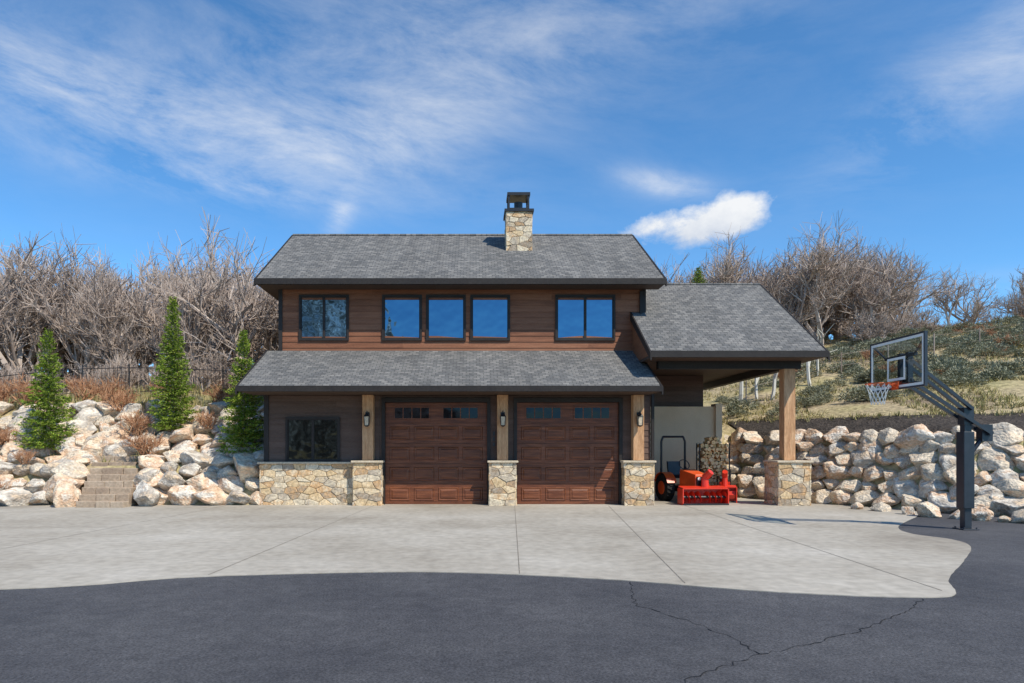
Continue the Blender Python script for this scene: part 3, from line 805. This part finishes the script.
m.add([(-.68,-.1,.47),(.68,-.1,.47),(.68,.3,.52),(-.68,.3,.52),(-.68,-.1,.50),(.68,-.1,.50),(.68,.3,.55),(-.68,.3,.55)],[(0,3,2,1),(4,5,6,7),(0,1,5,4),(1,2,6,5),(2,3,7,6),(3,0,4,7)])
m.box(-.68,.68,-.05,.3,.0,.02);m.tube((.1,.2,.5),(.1,.2,.8),.12,.1,12);m.tube((.1,.2,.8),(.22,.05,.98),.11,.1,10)
for i in range(40):
    for s_ in(-1,1):
        a=i*.55*s_;x=s_*(.06+.6*i/40);a2=(i+1)*.55*s_;x2=s_*(.06+.6*(i+1)/40)
        m.add([(x,.05+.05*math.cos(a),.23+.05*math.sin(a)),(x,.05+.18*math.cos(a),.23+.18*math.sin(a)),(x2,.05+.18*math.cos(a2),.23+.18*math.sin(a2)),(x2,.05+.05*math.cos(a2),.23+.05*math.sin(a2))],[(0,1,2,3)])
obj('housing_auger_chute',m,M_red,sb)
m=MB();m.tube((-.68,.05,.23),(.68,.05,.23),.045,.045,8);m.box(-.69,.69,-.14,-.11,0,.05);obj('shaft_cutting_edge',m,M_black,sb)
sw=empty('walk_behind_snow_blower',(7.85,21.3,.014),(0,0,math.radians(-18)))
m=MB();m.box(-.33,.33,.0,.03,.04,.5);m.box(-.35,-.32,-.3,.03,.0,.48);m.box(.32,.35,-.3,.03,0,.48)
m.add([(-.33,-.25,.46),(.33,-.25,.46),(.33,.03,.5),(-.33,.03,.5),(-.33,-.25,.48),(.33,-.25,.48),(.33,.03,.53),(-.33,.03,.53)],[(0,3,2,1),(4,5,6,7),(0,1,5,4),(1,2,6,5),(2,3,7,6),(3,0,4,7)])
m.box(-.16,.16,.1,.5,.35,.62);m.tube((0,-.05,.5),(0,-.05,.8),.1,.08,10);m.tube((0,-.05,.8),(0,-.2,.95),.09,.08,10);m.tube((-.3,-.13,.24),(.3,-.13,.24),.14,.14,6)
obj('housing_chute_engine',m,M_red,sw)
m=MB()
for s_ in(-1,1):
    m.tube((s_*.24-.06,.35,.2),(s_*.24+.06,.35,.2),.2,.2,18);m.path([(s_*.18,.45,.4),(s_*.22,.95,.95),(s_*.22,1.12,.98)],.016,6)
m.tube((-.22,.95,.95),(.22,.95,.95),.015,.015,6);m.box(-.12,.12,.15,.42,.62,.72)
obj('wheels_handles',m,M_black,sw)
fw=empty('firewood_stack');m=MB();k=MB()
for r_ in range(17):
    x=7.42+(.06 if r_%2 else 0)
    if r_>=15: x+=.12*(r_-14)
    while x<8.2-(.12*(r_-14) if r_>=15 else 0):
        rr=R(.05,.078);y=22.0+R(-.10,.10);m.tube((x,y,.2+r_*.112),(x+R(-.03,.03),y+.42,.2+r_*.112),rr,rr,random.choice((3,4,5,7)),roll=R(0,3));x+=.125
for x in (7.32,8.28): k.tube((x,22.05,0.014),(x,22.05,1.85),.022,.022,6);k.tube((x,22.35,0.014),(x,22.35,1.85),.022,.022,6)
for y in (22.05,22.35): k.tube((7.32,y,.12),(8.28,y,.12),.025,.025,6)
obj('logs',m,M_log,fw);obj('rack',k,M_black,fw)

mm=MB();nn=40
for j in range(nn):
    for i in range(nn):
        x=-330+i*11;y=-560+j*8
        g=math.exp(-((x+120)/75)**2)+.5*math.exp(-((x+230)/60)**2);r_=1-abs(j/(nn-1)*2-1)
        mm.v.append((x,y,max(-3,(150*g*r_)*(1+.35*noise.noise((x*.03,y*.03,0)))-2)))
for j in range(nn-1):
    for i in range(nn-1):
        a=j*nn+i;mm.f.append((a,a+1,a+nn+1,a+nn));mm.m.append(0)
M_mtn=make('snowy_mountain',[(.08,.08,.07),(.3,.3,.3),(.75,.77,.8)],.05,.9,0,1,lo=.4,hi=.6)
obj('background_mountain',mm,M_mtn,smooth=False,fixn=False)

# ------------------------------------------------------------------ world
w=bpy.data.worlds.new('World');scene.world=w;w.use_nodes=True
N=w.node_tree.nodes;L=w.node_tree.links;bg=N['Background'];bg.inputs['Strength'].default_value=.15
sky=N.new('ShaderNodeTexSky');sky.sky_type='NISHITA';sky.sun_disc=False;sky.sun_elevation=math.radians(50);sky.sun_rotation=math.radians(135)
sky.altitude=1900;sky.air_density=1.0;sky.dust_density=.3;sky.ozone_density=2.0
tint=N.new('ShaderNodeMix');tint.data_type='RGBA';tint.blend_type='MULTIPLY';tint.inputs[0].default_value=1
L.new(sky.outputs[0],tint.inputs[6]);tint.inputs[7].default_value=(.64,1.12,1.36,1)
tc=N.new('ShaderNodeTexCoord');sep=N.new('ShaderNodeSeparateXYZ');L.new(tc.outputs['Generated'],sep.inputs[0])
def MT(op,a,b=None,c=None,clamp=False):
    n=N.new('ShaderNodeMath');n.operation=op;n.use_clamp=clamp
    for i,v in enumerate((a,b,c)):
        if v is None: continue
        if isinstance(v,(int,float)): n.inputs[i].default_value=v
        else: L.new(v,n.inputs[i])
    return n.outputs[0]
dx,dy,dz=sep.outputs
def cnoise(scale,rot,st,detail,dist,rough=.6):
    m1=N.new('ShaderNodeMapping');m1.inputs['Rotation'].default_value=(0,math.radians(rot),0);L.new(tc.outputs['Generated'],m1.inputs[0])
    m2=N.new('ShaderNodeMapping');m2.inputs['Scale'].default_value=st;L.new(m1.outputs[0],m2.inputs[0])
    n=N.new('ShaderNodeTexNoise');n.inputs['Scale'].default_value=scale;n.inputs['Detail'].default_value=detail;n.inputs['Distortion'].default_value=dist;n.inputs['Roughness'].default_value=rough
    L.new(m2.outputs[0],n.inputs['Vector']);return n.outputs['Fac']
def blob(a,b,ra,rb,ang=0,soft=1.0):
    k=1/math.sqrt(1+a*a+b*b);cx_,cz_=a*k,b*k
    u=MT('SUBTRACT',dx,cx_);v=MT('SUBTRACT',dz,cz_);c,s_=math.cos(math.radians(ang)),math.sin(math.radians(ang))
    p=MT('ADD',MT('MULTIPLY',u,c/ra),MT('MULTIPLY',v,s_/ra));q=MT('ADD',MT('MULTIPLY',u,-s_/rb),MT('MULTIPLY',v,c/rb))
    d2=MT('ADD',MT('MULTIPLY',p,p),MT('MULTIPLY',q,q))
    return MT('EXPONENT',MT('MULTIPLY',d2,-soft))
def mx(*l):
    r=l[0]
    for x in l[1:]: r=MT('ADD',r,x)
    return r
def sc(x,k): return MT('MULTIPLY',x,k)
wn=cnoise(4.2,-8,(1.0,1.0,3.2),9,.3,.68)
wf=MT('MULTIPLY',MT('SUBTRACT',wn,.36),2.9,clamp=True)
mask=mx(sc(blob(-.52,.50,.32,.05,-6),.68),sc(blob(-.05,.57,.40,.08,8),.48),sc(blob(-.12,.46,.16,.04,12),.42),sc(blob(.80,.58,.13,.05,28),.65),sc(blob(-.38,.385,.2,.018,-2),.4),sc(blob(.28,.385,.06,.015,-15),.7),
   sc(blob(.72,.225,.12,.02,0),.4),sc(blob(-.195,.335,.014,.035,-30),.7),.05)
wisp=MT('MULTIPLY',wf,mask,clamp=True)
cn=cnoise(14,0,(1,1,1.4),7,.1,.62)
cm=mx(sc(blob(.385,.345,.040,.030,0),.95),sc(blob(.32,.315,.060,.026,8),.85),sc(blob(.25,.325,.05,.012,15),.6))
cum=MT('MULTIPLY',MT('SUBTRACT',MT('ADD',cm,sc(MT('SUBTRACT',cn,.5),2.0)),.36),1.8,clamp=True)
cum=MT('MULTIPLY',cum,MT('MULTIPLY',MT('GREATER_THAN',dy,0),MT('MULTIPLY',cm,5.0,clamp=True)))
cf=MT('MAXIMUM',sc(wisp,.8),sc(cum,.97))
cc=N.new('ShaderNodeMix');cc.data_type='RGBA';L.new(MT('MULTIPLY',MT('SUBTRACT',MT('ADD',dz,sc(MT('SUBTRACT',cn,.5),.12)),.268),20.0,clamp=True),cc.inputs[0]);cc.inputs[6].default_value=(4.2,4.6,5.3,1);cc.inputs[7].default_value=(6.2,6.3,6.4,1)
mxn=N.new('ShaderNodeMix');mxn.data_type='RGBA';L.new(cf,mxn.inputs[0]);L.new(tint.outputs[2],mxn.inputs[6]);L.new(cc.outputs[2],mxn.inputs[7])
L.new(mxn.outputs[2],bg.inputs[0])
S=Vector((math.cos(math.radians(50))*math.sin(math.radians(45)),-math.cos(math.radians(50))*math.cos(math.radians(45)),math.sin(math.radians(50))))
sd=bpy.data.lights.new('sun','SUN');sd.energy=5.0;sd.angle=math.radians(.5);sd.color=(1,.93,.80)
so_=bpy.data.objects.new('sun',sd);so_.rotation_euler=S.to_track_quat('Z','Y').to_euler();so_.location=(20,-20,30);link(so_)
cd=bpy.data.cameras.new('camera');cd.lens=24;cd.sensor_width=36;cd.shift_x=.038;cd.shift_y=.103;cd.clip_end=2000
c=bpy.data.objects.new('camera',cd);c.location=(0,0,1.73);c.rotation_euler=(math.radians(90),0,0);link(c);scene.camera=c
